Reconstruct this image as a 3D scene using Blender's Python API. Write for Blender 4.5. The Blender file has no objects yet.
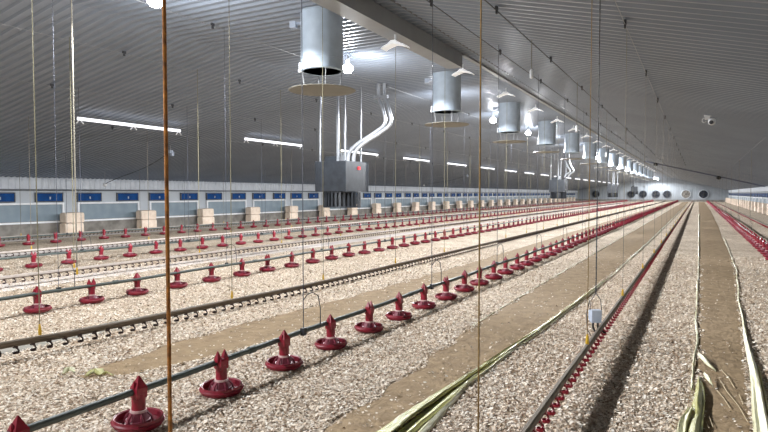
import bpy, math, random
import numpy as np
random.seed(7); rng = np.random.default_rng(7)
S = bpy.context.scene
COL = S.collection
PI = math.pi
# ------------------------------------------------------------------ dimensions
H = 1.6                      # eye height
XL, XR = -22.6, 5.2          # side walls
EAVE, FLAT = 2.24, 4.70      # ceiling heights
XC0, XC1 = -8.9, -4.45       # flat middle strip of the ceiling
Y0, Y1 = -9.0, 128.0
SL = (FLAT - EAVE) / (XC0 - XL)
SR = (FLAT - EAVE) / (XR - XC1)

def zc(x):
    if x < XC0: return EAVE + SL * (x - XL)
    if x > XC1: return FLAT - SR * (x - XC1)
    return FLAT

# ------------------------------------------------------------------ camera
F = 575.0
YAW, PITCH = math.radians(28.5816), math.radians(2.2409)
cam = bpy.data.cameras.new('camera'); cam.sensor_width = 36; cam.lens = F / 768 * 36
cam.clip_start = 0.05; cam.clip_end = 400
co = bpy.data.objects.new('camera', cam); COL.objects.link(co)
co.location = (0, 0, H); co.rotation_euler = (PI / 2 - PITCH, 0, YAW)
S.camera = co
_cy, _sy, _cp, _sp = math.cos(YAW), math.sin(YAW), math.cos(PITCH), math.sin(PITCH)
FW = (-_sy * _cp, _cy * _cp, -_sp); RT = (_cy, _sy, 0.0); UP = (-_sy * _sp, _cy * _sp, _cp)
def dot(a, b): return a[0]*b[0] + a[1]*b[1] + a[2]*b[2]
def proj(x, y, z):
    d = (x, y, z - H); q = dot(d, FW)
    if q < 0.05: return None
    return 384 + F * dot(d, RT) / q, 216 - F * dot(d, UP) / q, q
def visible(x, y, z, m=8):
    p = proj(x, y, z)
    return bool(p) and -m < p[0] < 768 + m and -m < p[1] < 432 + m * 2

def onx_floor(px, py):
    a = (px - 384) / F; b = (216 - py) / F
    r = [FW[i] + a * RT[i] + b * UP[i] for i in range(3)]; k = -H / r[2]
    return r[0] * k, r[1] * k
def onx(px, py, X):
    a = (px - 384) / F; b = (216 - py) / F
    r = [FW[i] + a * RT[i] + b * UP[i] for i in range(3)]; k = X / r[0]
    return X, r[1] * k, H + r[2] * k

# ------------------------------------------------------------------ materials
def lin(c):
    return tuple(((v/255) / 12.92 if v/255 <= .04045 else ((v/255 + .055) / 1.055) ** 2.4) for v in c) + (1.0,)

def mat(name, c1, c2=None, scale=8.0, rough=.6, metal=0.0, bump=0.0, bscale=None, detail=4, spec=.5, emit=None, estr=0, stretch=None):
    m = bpy.data.materials.new(name); m.use_nodes = True
    nt = m.node_tree; N = nt.nodes; L = nt.links
    b = N['Principled BSDF']
    b.inputs['Roughness'].default_value = rough; b.inputs['Metallic'].default_value = metal
    b.inputs['Specular IOR Level'].default_value = spec
    tc = N.new('ShaderNodeTexCoord')
    src = tc.outputs['Object']
    if stretch:
        mp = N.new('ShaderNodeMapping'); mp.inputs['Scale'].default_value = stretch
        L.new(src, mp.inputs['Vector']); src = mp.outputs['Vector']
    nz = N.new('ShaderNodeTexNoise'); nz.inputs['Scale'].default_value = scale; nz.inputs['Detail'].default_value = detail
    L.new(src, nz.inputs['Vector'])
    mx = N.new('ShaderNodeValToRGB')
    mx.color_ramp.elements[0].position = .32; mx.color_ramp.elements[1].position = .68
    mx.color_ramp.elements[0].color = lin(c1); mx.color_ramp.elements[1].color = lin(c2 or c1)
    L.new(nz.outputs['Fac'], mx.inputs['Fac']); L.new(mx.outputs['Color'], b.inputs['Base Color'])
    if bump:
        n2 = N.new('ShaderNodeTexNoise'); n2.inputs['Scale'].default_value = bscale or scale; n2.inputs['Detail'].default_value = 6
        L.new(src, n2.inputs['Vector'])
        bp = N.new('ShaderNodeBump'); bp.inputs['Strength'].default_value = bump; bp.inputs['Distance'].default_value = .02
        L.new(n2.outputs['Fac'], bp.inputs['Height']); L.new(bp.outputs['Normal'], b.inputs['Normal'])
    if emit:
        b.inputs['Emission Color'].default_value = lin(emit); b.inputs['Emission Strength'].default_value = estr
    return m

def litter_mat():
    m = bpy.data.materials.new('wood_shaving_litter'); m.use_nodes = True
    nt = m.node_tree; N = nt.nodes; L = nt.links; b = N['Principled BSDF']
    b.inputs['Roughness'].default_value = .9; b.inputs['Specular IOR Level'].default_value = .15
    tc = N.new('ShaderNodeTexCoord')
    warp = N.new('ShaderNodeTexNoise'); warp.inputs['Scale'].default_value = 30
    L.new(tc.outputs['Object'], warp.inputs['Vector'])
    add = N.new('ShaderNodeVectorMath'); add.operation = 'MULTIPLY_ADD'
    L.new(warp.outputs['Color'], add.inputs[0]); add.inputs[1].default_value = (.02, .02, .02); L.new(tc.outputs['Object'], add.inputs[2])
    v = N.new('ShaderNodeTexVoronoi'); v.inputs['Scale'].default_value = 38; L.new(add.outputs[0], v.inputs['Vector'])
    sx = N.new('ShaderNodeSeparateColor'); L.new(v.outputs['Color'], sx.inputs[0])
    r1 = N.new('ShaderNodeValToRGB'); cr = r1.color_ramp
    cr.elements[0].position = 0; cr.elements[0].color = lin((168, 148, 124))
    cr.elements[1].position = 1; cr.elements[1].color = lin((244, 234, 218))
    e = cr.elements.new(.5); e.color = lin((216, 198, 176))
    L.new(sx.outputs[0], r1.inputs['Fac'])
    big = N.new('ShaderNodeTexNoise'); big.inputs['Scale'].default_value = 1.3; big.inputs['Detail'].default_value = 5
    L.new(tc.outputs['Object'], big.inputs['Vector'])
    r2 = N.new('ShaderNodeValToRGB'); r2.color_ramp.elements[0].position = .3; r2.color_ramp.elements[1].position = .65
    r2.color_ramp.elements[0].color = (.74, .70, .66, 1); r2.color_ramp.elements[1].color = (1, 1, 1, 1)
    L.new(big.outputs['Fac'], r2.inputs['Fac'])
    mx = N.new('ShaderNodeMix'); mx.data_type = 'RGBA'; mx.blend_type = 'MULTIPLY'; mx.inputs['Factor'].default_value = 1
    L.new(r1.outputs['Color'], mx.inputs['A']); L.new(r2.outputs['Color'], mx.inputs['B'])
    L.new(mx.outputs['Result'], b.inputs['Base Color'])
    bp = N.new('ShaderNodeBump'); bp.inputs['Strength'].default_value = .8; bp.inputs['Distance'].default_value = .02
    L.new(sx.outputs[1], bp.inputs['Height'])
    L.new(bp.outputs['Normal'], b.inputs['Normal'])
    return m

def chip_mat():
    m = bpy.data.materials.new('wood_chips'); m.use_nodes = True
    nt = m.node_tree; N = nt.nodes; L = nt.links; b = N['Principled BSDF']
    b.inputs['Roughness'].default_value = .75; b.inputs['Specular IOR Level'].default_value = .25
    g = N.new('ShaderNodeNewGeometry')
    r1 = N.new('ShaderNodeValToRGB'); cr = r1.color_ramp
    cr.elements[0].position = 0; cr.elements[0].color = lin((140, 118, 96))
    cr.elements[1].position = 1; cr.elements[1].color = lin((253, 246, 234))
    e = cr.elements.new(.45); e.color = lin((224, 206, 184))
    L.new(g.outputs['Random Per Island'], r1.inputs['Fac']); L.new(r1.outputs['Color'], b.inputs['Base Color'])
    return m

def metal_sheet(name, c, rough):
    m = mat(name, c, tuple(int(v * .94) for v in c), scale=.6, rough=rough, metal=.35, spec=.5)
    return m

M = dict(
    litter=litter_mat(), chips=chip_mat(),
    ceiling=metal_sheet('ceiling_sheet', (138, 147, 160), .40),
    beam=mat('painted_beam', (146, 149, 152), (138, 141, 144), 3, .55),
    band=mat('white_cladding', (214, 220, 228), (202, 208, 216), 2, .45),
    panel=mat('grey_wall_panel', (192, 198, 204), (182, 188, 194), 1.2, .6),
    concrete=mat('concrete_base', (148, 144, 138), (112, 108, 102), 3, .9, bump=.3),
    whiteframe=mat('white_frame', (240, 242, 244), (228, 230, 234), 4, .45),
    pane=mat('frosted_pane', (136, 152, 162), (120, 136, 148), 2, .3),
    darktrim=mat('dark_trim', (92, 96, 102), (80, 84, 90), 4, .6),
    blue=mat('blue_plastic', (0, 72, 138), (0, 56, 112), 3, .6, spec=.2),
    bale=mat('bale_film', (248, 230, 212), (230, 208, 186), 5, .6, bump=.6, bscale=14),
    endwall=mat('end_wall_sheet', (158, 165, 172), (148, 155, 162), 1, .5),
    galv=mat('galvanised_sheet', (186, 200, 214), (170, 184, 198), 5, .5, metal=.0),
    galvdark=mat('galvanised_dark', (40, 44, 49), (52, 56, 62), 6, .45, metal=.2),
    disc=mat('deflector_disc', (124, 122, 112), (116, 113, 103), 4, .6),
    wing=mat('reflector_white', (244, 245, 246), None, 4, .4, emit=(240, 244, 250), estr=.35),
    bluering=mat('blue_inner_duct', (30, 70, 120), (20, 50, 92), 4, .5),
    white=mat('white_plastic', (238, 240, 242), (226, 228, 230), 4, .4),
    lamp=mat('lamp_glow', (255, 255, 255), None, 4, .4, emit=(240, 245, 255), estr=60),
    tube=mat('tube_lamp_glow', (255, 255, 255), None, 4, .4, emit=(244, 246, 255), estr=1.7),
    red=mat('red_pan_plastic', (136, 26, 48), (118, 18, 38), 14, .42),
    redtube=mat('red_tube_plastic', (146, 18, 44), (126, 14, 36), 14, .4),
    redcone=mat('dusty_red_plastic', (132, 56, 72), (112, 36, 52), 18, .5),
    ring=mat('clear_collar', (218, 190, 186), (198, 160, 158), 20, .35),
    feed=mat('feed_pipe_steel', (86, 95, 92), (68, 78, 75), 12, .5, metal=.1, stretch=(6, .4, 6)),
    profile=mat('drinker_profile', (124, 112, 97), (98, 88, 76), 10, .7, metal=.05, stretch=(6, .4, 6)),
    cup=mat('dark_red_cup', (148, 20, 40), (112, 14, 30), 20, .4),
    nip=mat('dark_nipple', (50, 22, 24), (36, 16, 18), 20, .4),
    black=mat('black_plastic', (26, 28, 32), (18, 20, 24), 6, .5),
    fanblue=mat('fan_shutter', (24, 38, 58), (12, 22, 36), 4, .5),
    cord=mat('beige_cord', (124, 120, 108), (110, 104, 92), 30, .8),
    yellowcord=mat('yellow_cord', (122, 118, 94), (106, 101, 76), 30, .8),
    orange=mat('orange_rope', (176, 114, 42), (98, 60, 26), 16, .85, bump=.6, bscale=90),
    straw=mat('straw', (206, 190, 158), (180, 164, 132), 20, .8),
    paleprofile=mat('pale_drinker_profile', (190, 180, 172), (168, 158, 150), 10, .6),
    crosscable=mat('blue_grey_cable', (104, 110, 136), (92, 98, 122), 8, .5),
    tan=mat('tan_cord', (138, 112, 62), (104, 82, 46), 40, .85),
    steelcord=mat('grey_blue_cord', (66, 70, 82), (54, 58, 70), 30, .6),
    hook=mat('yellow_hook', (208, 170, 40), (176, 138, 24), 20, .5),
    paper=mat('kraft_paper', (160, 138, 108), (134, 114, 88), 7, .9, bump=.9, bscale=20, detail=8, spec=.2),
    greypaper=mat('grey_paper', (160, 155, 145), (142, 137, 127), 6, .85, bump=.3, bscale=12),
    whitepaper=mat('white_paper', (236, 228, 222), (220, 208, 200), 6, .85, bump=.2, bscale=12),
    film=mat('pale_green_film', (208, 206, 150), (184, 182, 118), 9, .35, bump=.4, bscale=25, stretch=(3, .5, 3)),
    film2=mat('olive_film', (176, 174, 112), (144, 142, 82), 9, .4, bump=.4, bscale=25, stretch=(3, .5, 3)),
    film3=mat('whitish_film', (224, 222, 190), (204, 202, 162), 9, .35, bump=.4, bscale=25, stretch=(3, .5, 3)),
    pipe=mat('flexible_flue', (176, 180, 186), (150, 154, 160), 8, .35, metal=.5),
    redmark=mat('red_switch', (210, 30, 40), None, 8, .4),
    greybox=mat('grey_control_box', (176, 186, 202), (158, 168, 184), 10, .5),
    cable=mat('dark_cable', (62, 64, 68), (50, 52, 56), 20, .6),
    lightcable=mat('grey_cable', (150, 152, 154), (132, 134, 136), 20, .6),
)

# ------------------------------------------------------------------ mesh builder
class MB:
    def __init__(s): s.v = []; s.f = []
    def box(s, c, d, rz=0.0, taper=1.0):
        n = len(s.v); cr, sr = math.cos(rz), math.sin(rz)
        for k in (-1, 1):
            t = taper if k > 0 else 1.0
            for (i, j) in ((-1, -1), (1, -1), (1, 1), (-1, 1)):
                x, y = i * d[0] / 2 * t, j * d[1] / 2 * t
                s.v.append((c[0] + x * cr - y * sr, c[1] + x * sr + y * cr, c[2] + k * d[2] / 2))
        for q in ((0, 3, 2, 1), (4, 5, 6, 7), (0, 1, 5, 4), (1, 2, 6, 5), (2, 3, 7, 6), (3, 0, 4, 7)):
            s.f.append(tuple(n + a for a in q))
        return s
    def tube(s, pts, r, n=8, caps=True):
        pts = [np.array(p, float) for p in pts]; base = len(s.v); K = len(pts)
        rs = r if isinstance(r, (list, tuple)) else [r] * K
        prev = None
        for i, p in enumerate(pts):
            t = pts[min(i + 1, K - 1)] - pts[max(i - 1, 0)]; t = t / (np.linalg.norm(t) + 1e-12)
            if prev is None:
                a = np.array((1.0, 0, 0)) if abs(t[0]) < .9 else np.array((0, 1.0, 0))
            else: a = prev
            u = a - t * np.dot(a, t); u /= np.linalg.norm(u); w = np.cross(t, u); prev = u
            for k in range(n):
                an = 2 * PI * k / n
                q = p + rs[i] * (math.cos(an) * u + math.sin(an) * w); s.v.append(tuple(q))
        for i in range(K - 1):
            for k in range(n):
                a = base + i * n + k; b = base + i * n + (k + 1) % n
                s.f.append((a, b, b + n, a + n))
        if caps:
            s.f.append(tuple(base + k for k in reversed(range(n)))); s.f.append(tuple(base + (K - 1) * n + k for k in range(n)))
        return s
    def lathe(s, prof, n=20, c=(0, 0, 0), ang0=0.0):
        base = len(s.v); K = len(prof)
        for r, z in prof:
            for k in range(n):
                a = ang0 + 2 * PI * k / n; s.v.append((c[0] + r * math.cos(a), c[1] + r * math.sin(a), c[2] + z))
        for i in range(K - 1):
            for k in range(n):
                a = base + i * n + k; b = base + i * n + (k + 1) % n
                s.f.append((a, b, b + n, a + n))
        if prof[0][0] > 0: s.f.append(tuple(base + k for k in reversed(range(n))))
        if prof[-1][0] > 0: s.f.append(tuple(base + (K - 1) * n + k for k in range(n)))
        return s
    def prism(s, poly, y0, y1):          # polygon in (x,z), extruded along y
        n = len(poly); b = len(s.v)
        for y in (y0, y1):
            for x, z in poly: s.v.append((x, y, z))
        for k in range(n): s.f.append((b + k, b + (k + 1) % n, b + n + (k + 1) % n, b + n + k))
        s.f.append(tuple(b + k for k in reversed(range(n)))); s.f.append(tuple(b + n + k for k in range(n)))
        return s
    def grid(s, rows):                   # list of rows of points
        b = len(s.v); n = len(rows[0])
        for r in rows: s.v.extend(tuple(p) for p in r)
        for i in range(len(rows) - 1):
            for k in range(n - 1):
                a = b + i * n + k; s.f.append((a, a + 1, a + n + 1, a + n))
        return s
    def merge(s, o, off=(0, 0, 0)):
        b = len(s.v); s.v.extend((x + off[0], y + off[1], z + off[2]) for x, y, z in o.v)
        s.f.extend(tuple(a + b for a in f) for f in o.f); return s
    def mesh(s, name, m, smooth=False):
        me = bpy.data.meshes.new(name); me.from_pydata(s.v, [], s.f); me.update()
        if smooth:
            me.polygons.foreach_set('use_smooth', [True] * len(me.polygons))
            try: me.set_sharp_from_angle(angle=math.radians(38))
            except Exception: pass
        me.materials.append(m); return me
    def build(s, name, m, parent=None, smooth=False, loc=None):
        o = bpy.data.objects.new(name, s.mesh(name, m, smooth)); COL.objects.link(o)
        if parent: o.parent = parent
        if loc: o.location = loc
        return o

def tag(o, label, cat, group=None, kind=None):
    o['label'] = label; o['category'] = cat
    if group: o['group'] = group
    if kind: o['kind'] = kind
    return o
def thing(name, loc, label, cat, group=None, rz=0.0):
    o = bpy.data.objects.new(name, None); COL.objects.link(o); o.location = loc; o.rotation_euler = (0, 0, rz)
    o.empty_display_size = .1
    return tag(o, label, cat, group)
def struct(o): o['kind'] = 'structure'; return o
def dup(root, loc, rz=None):
    r = root.copy(); COL.objects.link(r); r.location = loc
    if rz is not None: r.rotation_euler = (0, 0, rz)
    for ch in list(root.children):
        c = ch.copy(); COL.objects.link(c); c.parent = r
        for g in list(ch.children):
            d = g.copy(); COL.objects.link(d); d.parent = c
    return r
ORD = ['zeroth', 'first', 'second', 'third', 'fourth', 'fifth', 'sixth', 'seventh', 'eighth', 'ninth', 'tenth', 'eleventh', 'twelfth',
       'thirteenth', 'fourteenth', 'fifteenth', 'sixteenth', 'seventeenth', 'eighteenth', 'nineteenth', 'twentieth']
TENS = {20: 'twenty', 30: 'thirty', 40: 'forty', 50: 'fifty', 60: 'sixty', 70: 'seventy', 80: 'eighty', 90: 'ninety'}
def nth(k):
    if k <= 20: return ORD[k]
    t, u = k // 10 * 10, k % 10
    if t == 100: return 'hundredth' if u == 0 else 'hundred-and-' + ORD[u]
    if t > 100: return 'hundred-and-' + nth(k - 100)
    return TENS[t][:-1] + 'ieth' if u == 0 else TENS[t] + '-' + ORD[u]

# ------------------------------------------------------------------ shell
fl = MB(); fl.grid([[(x, y, 0) for x in np.linspace(XL, XR, 60)] for y in np.linspace(Y0, Y1, 200)])
struct(fl.build('floor', M['litter']))

def ribs(y0, y1, period=.205):           # trapezoid corrugation: list of (y, depth)
    out = []; y = y0
    while y < y1:
        for dy, d in ((0, 0), (.105, 0), (.135, .038), (.175, .038)):
            out.append((y + dy, d))
        y += period
    return out
R = ribs(Y0, Y1 + .2)
rows = []
for y, d in R:
    xs = [XL, XC0, XC1, XR]
    rows.append([(x, min(y, Y1), zc(x) - d) for x in xs])
cm = MB(); cm.grid(rows)
ceil = cm.build('ceiling', M['ceiling']); struct(ceil)
sd = MB(); sd.grid([[(x, y, zc(x) + .06) for x in (XL - .3, XC0, XC1, XR + .3)] for y in (Y0 - .2, Y1 + .2)])
struct(sd.build('ceiling_backing', M['beam'], parent=ceil))

def side_wall(side, X, s):               # s = +1: the room lies towards +x
    xo = X - s * .15
    w = MB().box(((X - s * .1), (Y0 + Y1) / 2, 1.12), (.2, Y1 - Y0, 2.26))
    wo = struct(w.build('wall_' + side, M['panel']))
    b = MB().box((X + s * .03, (Y0 + Y1) / 2, .26), (.10, Y1 - Y0, .52))
    struct(b.build('baseboard_' + side, M['concrete']))
    rr = []
    y = Y0
    prof = []
    while y < Y1:
        for dy, d in ((0, 0), (.12, 0), (.15, .025), (.22, .025)): prof.append((min(y + dy, Y1), d))
        y += .25
    g = MB(); g.grid([[(X + s * (.04 + d), y, 1.78), (X + s * (.05 + d), y, 1.95), (X + s * (.04 + d), y, 2.12), (X + s * .01, y, 2.235)] for y, d in prof])
    struct(g.build('trim_1' if s > 0 else 'trim_2', M['band']))
    t = MB().box((X + s * .04, (Y0 + Y1) / 2, 1.735), (.08, Y1 - Y0, .05))
    struct(t.build('trim_3' if s > 0 else 'trim_4', M['darktrim']))
side_wall('left', XL, 1); side_wall('right', XR, -1)
# end walls
g = MB(); n = 280
top = []
rowb, rowt = [], []
x = XL
pts = []
while x < XR:
    for dx, d in ((0, 0), (.18, 0), (.21, .03), (.29, .03)): pts.append((min(x + dx, XR), d))
    x += .33
g.grid([[(x, Y1 - d, 0) for x, d in pts], [(x, Y1 - d, zc(x) + .05) for x, d in pts]])
struct(g.build('wall_back', M['endwall']))
struct(MB().box(((XL + XR) / 2, Y1 - .06, .2), (XR - XL, .08, .4)).build('baseboard_back', M['concrete']))
fw_ = MB(); fw_.v = [(XL, Y0, 0), (XR, Y0, 0), (XR, Y0, EAVE), (XC1, Y0, FLAT + .05), (XC0, Y0, FLAT + .05), (XL, Y0, EAVE)]; fw_.f = [(0, 1, 2, 3, 4, 5)]
struct(fw_.build('wall_front', M['endwall']))
# ridge beam: deep box section that ends at Y=12, slim rail beyond it
bm = MB().box((-4.75, (Y0 + 12.05) / 2, 4.52), (.30, 12.05 - Y0, .30)).box((-4.93, (Y0 + 12.05) / 2, 4.40), (.08, 12.05 - Y0, .03))
struct(bm.build('trim_5', M['beam']))
struct(MB().box((-4.60, (12.05 + Y1) / 2, 4.67), (.10, Y1 - 12.05, .07)).build('trim_6', M['beam']))
# overlap seam on the right-hand slope
struct(MB().box((-4.25, (Y0 + Y1) / 2, zc(-4.25) - .032), (.03, Y1 - Y0, .012)).build('trim_7', M['darktrim']))

# ------------------------------------------------------------------ wall windows, inlets, bales
P0, PER = 14.86, 3.57
def wall_set(side, X, s):
    k0 = -6 if s > 0 else -6
    wn = 0; ni = 0; nb = 0
    # prototypes
    fr = MB(); L_ = 2.92
    for z in (.47, 1.20): fr.box((s * .06, L_ / 2, z), (.10, L_ + .08, .07))
    for y in (0.0, L_): fr.box((s * .06, y, .835), (.10, .08, .66))
    frm = fr.mesh('window_frame', M['whiteframe'])
    pm = MB().box((s * .02, L_ / 2, .835), (.04, L_, .66)).mesh('window', M['pane'])
    fl1 = MB().box((s * .06, .52, 1.45), (.05, 1.02, .30)).mesh('flap', M['blue'])
    im = MB()
    im.box((s * .05, .52, 1.625), (.09, 1.10, .035)).box((s * .05, .52, 1.28), (.08, 1.10, .03)).box((s * .05, -.015, 1.45), (.09, .03, .36)).box((s * .05, 1.055, 1.45), (.09, .03, .36))
    ifm = im.mesh('inlet_frame', M['darktrim'])
    hm = MB().box((s * .10, .52, 1.42), (.03, .05, .10)).mesh('flap_latch', M['greybox'])
    bmesh_v = []
    for q in range(3):
        b = MB(); nn = 9
        rr = random.Random(q)
        # slightly bulging bale, rounded in section
        prof = [(-.40, .02), (-.42, .10), (-.42, .32), (-.38, .40), (-.2, .42), (.2, .42), (.38, .40), (.42, .32), (.42, .10), (.40, .02)]
        rows = []
        for i, (t, sc) in enumerate(((-.5, .0), (-.5, .92), (-.46, 1), (-.2, 1.03), (.2, 1.03), (.46, 1), (.5, .92), (.5, .0))):
            row = []
            for (px, pz) in prof + [prof[0]]:
                j = 1 + rr.uniform(-.015, .015)
                row.append((px * .5 * sc * j, t * .78, .21 + (pz - .21) * sc * j))
            rows.append(row)
        b.grid(rows); bmesh_v.append(b.mesh('bale', M['bale'], True))
    place = 'left' if s > 0 else 'far right'
    for k in range(k0, 32):
        y = P0 + PER * k
        if y + 3.5 > Y1 - .3: break
        vis = visible(X, y, 1.0, 60) or visible(X, y + 3, 1.0, 60)
        if not vis: continue
        wn += 1
        w = bpy.data.objects.new('window_%d' % (wn if s > 0 else wn + 50), pm); COL.objects.link(w); w.location = (X, y, 0); struct(w)
        fo = bpy.data.objects.new('window_frame', frm); COL.objects.link(fo); fo.parent = w
        for dy in (0.0, 1.86):
            if not (visible(X, y + dy + .5, 1.4, 25)): continue
            ni += 1
            if s > 0:
                lb = ('%s blue air inlet flap from the left on the left wall' % nth(ni)) if ni <= 24 else 'distant blue air inlet flap far down the left wall'
            else:
                lb = 'small blue air inlet flap on the right wall beyond the right-hand bales'
            if ni == 1 and s > 0 or dup_src.get(side) is None:
                t = thing('air_inlet', (X, y + dy, 0), lb, 'air inlet', 'air inlets along the %s wall' % side)
                for nm, me in (('flap', fl1), ('inlet_frame', ifm)):
                    o = bpy.data.objects.new(nm, me); COL.objects.link(o); o.parent = t
                    if nm == 'flap':
                        h = bpy.data.objects.new('flap_latch', hm); COL.objects.link(h); h.parent = o
                dup_src[side] = t
            else:
                t = dup(dup_src[side], (X, y + dy, 0)); t['label'] = lb
        # two bales stacked in front of the pillar before the window
        yb = y - .55
        if visible(X + s * .5, yb, .4, 20):
            nb += 1
            for lev in (0, 1):
                o = bpy.data.objects.new('shavings_bale', bmesh_v[(nb + lev) % 3]); COL.objects.link(o)
                o.location = (X + s * (.52 + random.uniform(-.02, .02)), yb + random.uniform(-.04, .04), .0 + lev * .415)
                o.rotation_euler = (0, 0, random.uniform(-.04, .04) + (PI if lev else 0))
                pos = 'upper' if lev else 'lower'
                if s > 0:
                    lb = ('%s bale of the %s stack from the left along the left wall' % (pos, nth(nb))) if nb <= 14 else '%s pale bale of a small distant stack far down the left wall' % pos
                else:
                    lb = '%s pale wrapped bale of a stack along the right wall' % pos
                tag(o, lb, 'bale', 'stacked %s bales along the %s wall' % (pos, side))
dup_src = {}
wall_set('left', XL, 1); wall_set('right', XR, -1)

# ------------------------------------------------------------------ feeder lines
LINES = [  # key, X, pan phase Y, spacing, words
    ('A', -3.30, 2.58, .775, 'nearest feeder line'),
    ('B', -7.70, 4.48, .78, 'second feeder line'),
    ('C', -12.50, 7.20, .80, 'third feeder line'),
    ('D', -18.20, 10.35, .86, 'feeder line nearest the left wall'),
    ('E', 1.62, 2.40, .775, 'feeder line at the right edge'),
]
PIPE_Z = .252
def pan_parts(n, ears, detail):
    """dish / hopper cone with ribs / collar / drop tube / pipe clamp cap"""
    out = {}
    d = MB().lathe([(.02, .016), (.115, .018), (.140, .032), (.147, .070), (.158, .076), (.161, .058), (.172, .050), (.170, .041), (.150, .014), (.115, .002), (.02, .0)], n)
    out['dish'] = (d, M['red'])
    c = MB().lathe([(.078, .02), (.080, .045), (.056, .100), (.048, .108)], 6)
    c.lathe([(.084, .045), (.088, .05), (.084, .057), (.078, .055)], 12)
    if detail:
        for k in range(6):
            a = PI / 6 + 2 * PI * k / 6 + .2
            c.tube([(.058 * math.cos(a), .058 * math.sin(a), .100), (.080 * math.cos(a), .080 * math.sin(a), .078), (.100 * math.cos(a), .100 * math.sin(a), .022)], .007, 5)
    out['hopper_cone'] = (c, M['redcone'])
    out['collar'] = (MB().lathe([(.048, .104), (.054, .106), (.054, .120), (.046, .122)], n), M['ring'])
    t = MB().lathe([(.045, .118), (.045, .17), (.043, .232)], max(6, n // 2 + 2))
    out['drop_tube'] = (t, M['redtube'])
    k = MB()
    k.lathe([(.050, .200), (.056, .210), (.056, .272), (.045, .288)], 4, ang0=PI / 4)
    if ears == 1:
        k.lathe([(.052, .272), (.045, .288), (.005, .350)], 4, ang0=PI / 4)
        k.lathe([(.018, .27), (.016, .295), (.003, .320)], 4, (0, -.034, 0), PI / 4)
    else:
        for yy in (-.034, .034):
            k.lathe([(.031, .265), (.031, .288), (.003, .350)], 4, (0, yy, 0), PI / 4)
    out['pipe_clamp'] = (k, M['redtube'])
    return out
protos = {}
def make_pan(kind):
    n, ears, det = {'near1': (32, 1, True), 'near2': (32, 2, True), 'mid1': (16, 1, True), 'mid2': (16, 2, True)}[kind]
    e = bpy.data.objects.new('feeder_pan', None); e.empty_display_size = .1
    P = pan_parts(n, ears, det); objs = {}
    for nm in ('dish', 'hopper_cone', 'collar', 'drop_tube', 'pipe_clamp'):
        mb, m = P[nm]; o = bpy.data.objects.new(nm, mb.mesh(nm, m, nm != 'pipe_clamp' and nm != 'hopper_cone'))
        o.parent = e; objs[nm] = o
    return e, list(objs.values())
def new_pan(kind):
    if kind not in protos: protos[kind] = make_pan(kind)
    e, parts = protos[kind]
    r = e.copy(); COL.objects.link(r)
    for p in parts:
        c = p.copy(); COL.objects.link(c); c.parent = r
    return r
def far_pan_mb(n):
    a = MB()
    a.lathe([(.02, .02), (.135, .03), (.152, .070), (.170, .050), (.135, .006), (.02, .0)], n)
    a.lathe([(.08, .03), (.058, .105), (.044, .115), (.044, .22)], max(6, n - 2))
    a.lathe([(.048, .20), (.055, .21), (.053, .275), (.005, .350)], 4, ang0=PI / 4)
    return a
far_me = far_pan_mb(10).mesh('feeder_pan', M['red'])

cands = []
for key, X, ph, sp, words in LINES:
    k = 0; y = ph - sp * 3
    seq = 0
    while y < Y1 - 1.5:
        if visible(X, y, .15, 14) and y > .5:
            p = proj(X, y, .15); seq += 1
            cands.append((p[2], key, X, y, seq, words))
        y += sp; k += 1
cands.sort()
rest = []
for i, (dep, key, X, y, seq, words) in enumerate(cands):
    if i >= 300: rest.append((X, y)); continue
    jz = random.uniform(-.008, .006); rz = random.uniform(-.12, .12); jx = random.uniform(-.012, .012)
    if dep < 26:
        two = (seq % 3 == 0) if key == 'A' else (random.random() < .35)
        o = new_pan(('near' if dep < 9 else 'mid') + ('2' if two else '1'))
    else:
        o = bpy.data.objects.new('feeder_pan', far_me); COL.objects.link(o)
    o.location = (X + jx, y, .012 + jz); o.rotation_euler = (random.uniform(-.02, .02), random.uniform(-.03, .03), rz)
    tag(o, '%s red feeder pan from the front of the %s' % (nth(seq), words), 'feeder pan', 'red feeder pans hung along the feeder lines')
rb = MB(); fm = far_pan_mb(6)
for X, y in rest: rb.merge(fm, (X, y, .012))
tag(rb.build('feeder_pan', M['red']), 'remaining tiny red feeder pans at the far end of all the feeder lines', 'feeder pans', None, 'stuff')

ROOT = {}
for key, X, ph, sp, words in LINES:
    t = thing('feeder_line', (X, 0, 0), 'long grey steel pipe of the %s with its hanging cords' % words, 'feeder line', 'grey feeder lines'); ROOT[key] = t
    ys = [Y0 + .5] + list(np.arange(-3, 60, 1.5)) + list(np.arange(60, Y1 - .4, 8)) + [Y1 - .4]
    MB().tube([(.03 * math.sin(y * .35 + X), y, PIPE_Z + .012 + .008 * math.sin(y * 1.9)) for y in ys], .024, 10).build('pipe', M['feed'], t, True)
    for y in np.arange(ph + 1.16, 40, 3.1):
        if not visible(X, y, PIPE_Z): continue
        c = MB(); c.tube([(.03 * math.sin(y * .35 + X), y - .04, PIPE_Z + .012), (.03 * math.sin(y * .35 + X), y + .04, PIPE_Z + .012)], .031, 10)
        c.build('pipe_coupling', M['feed'], t, True)

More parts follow.
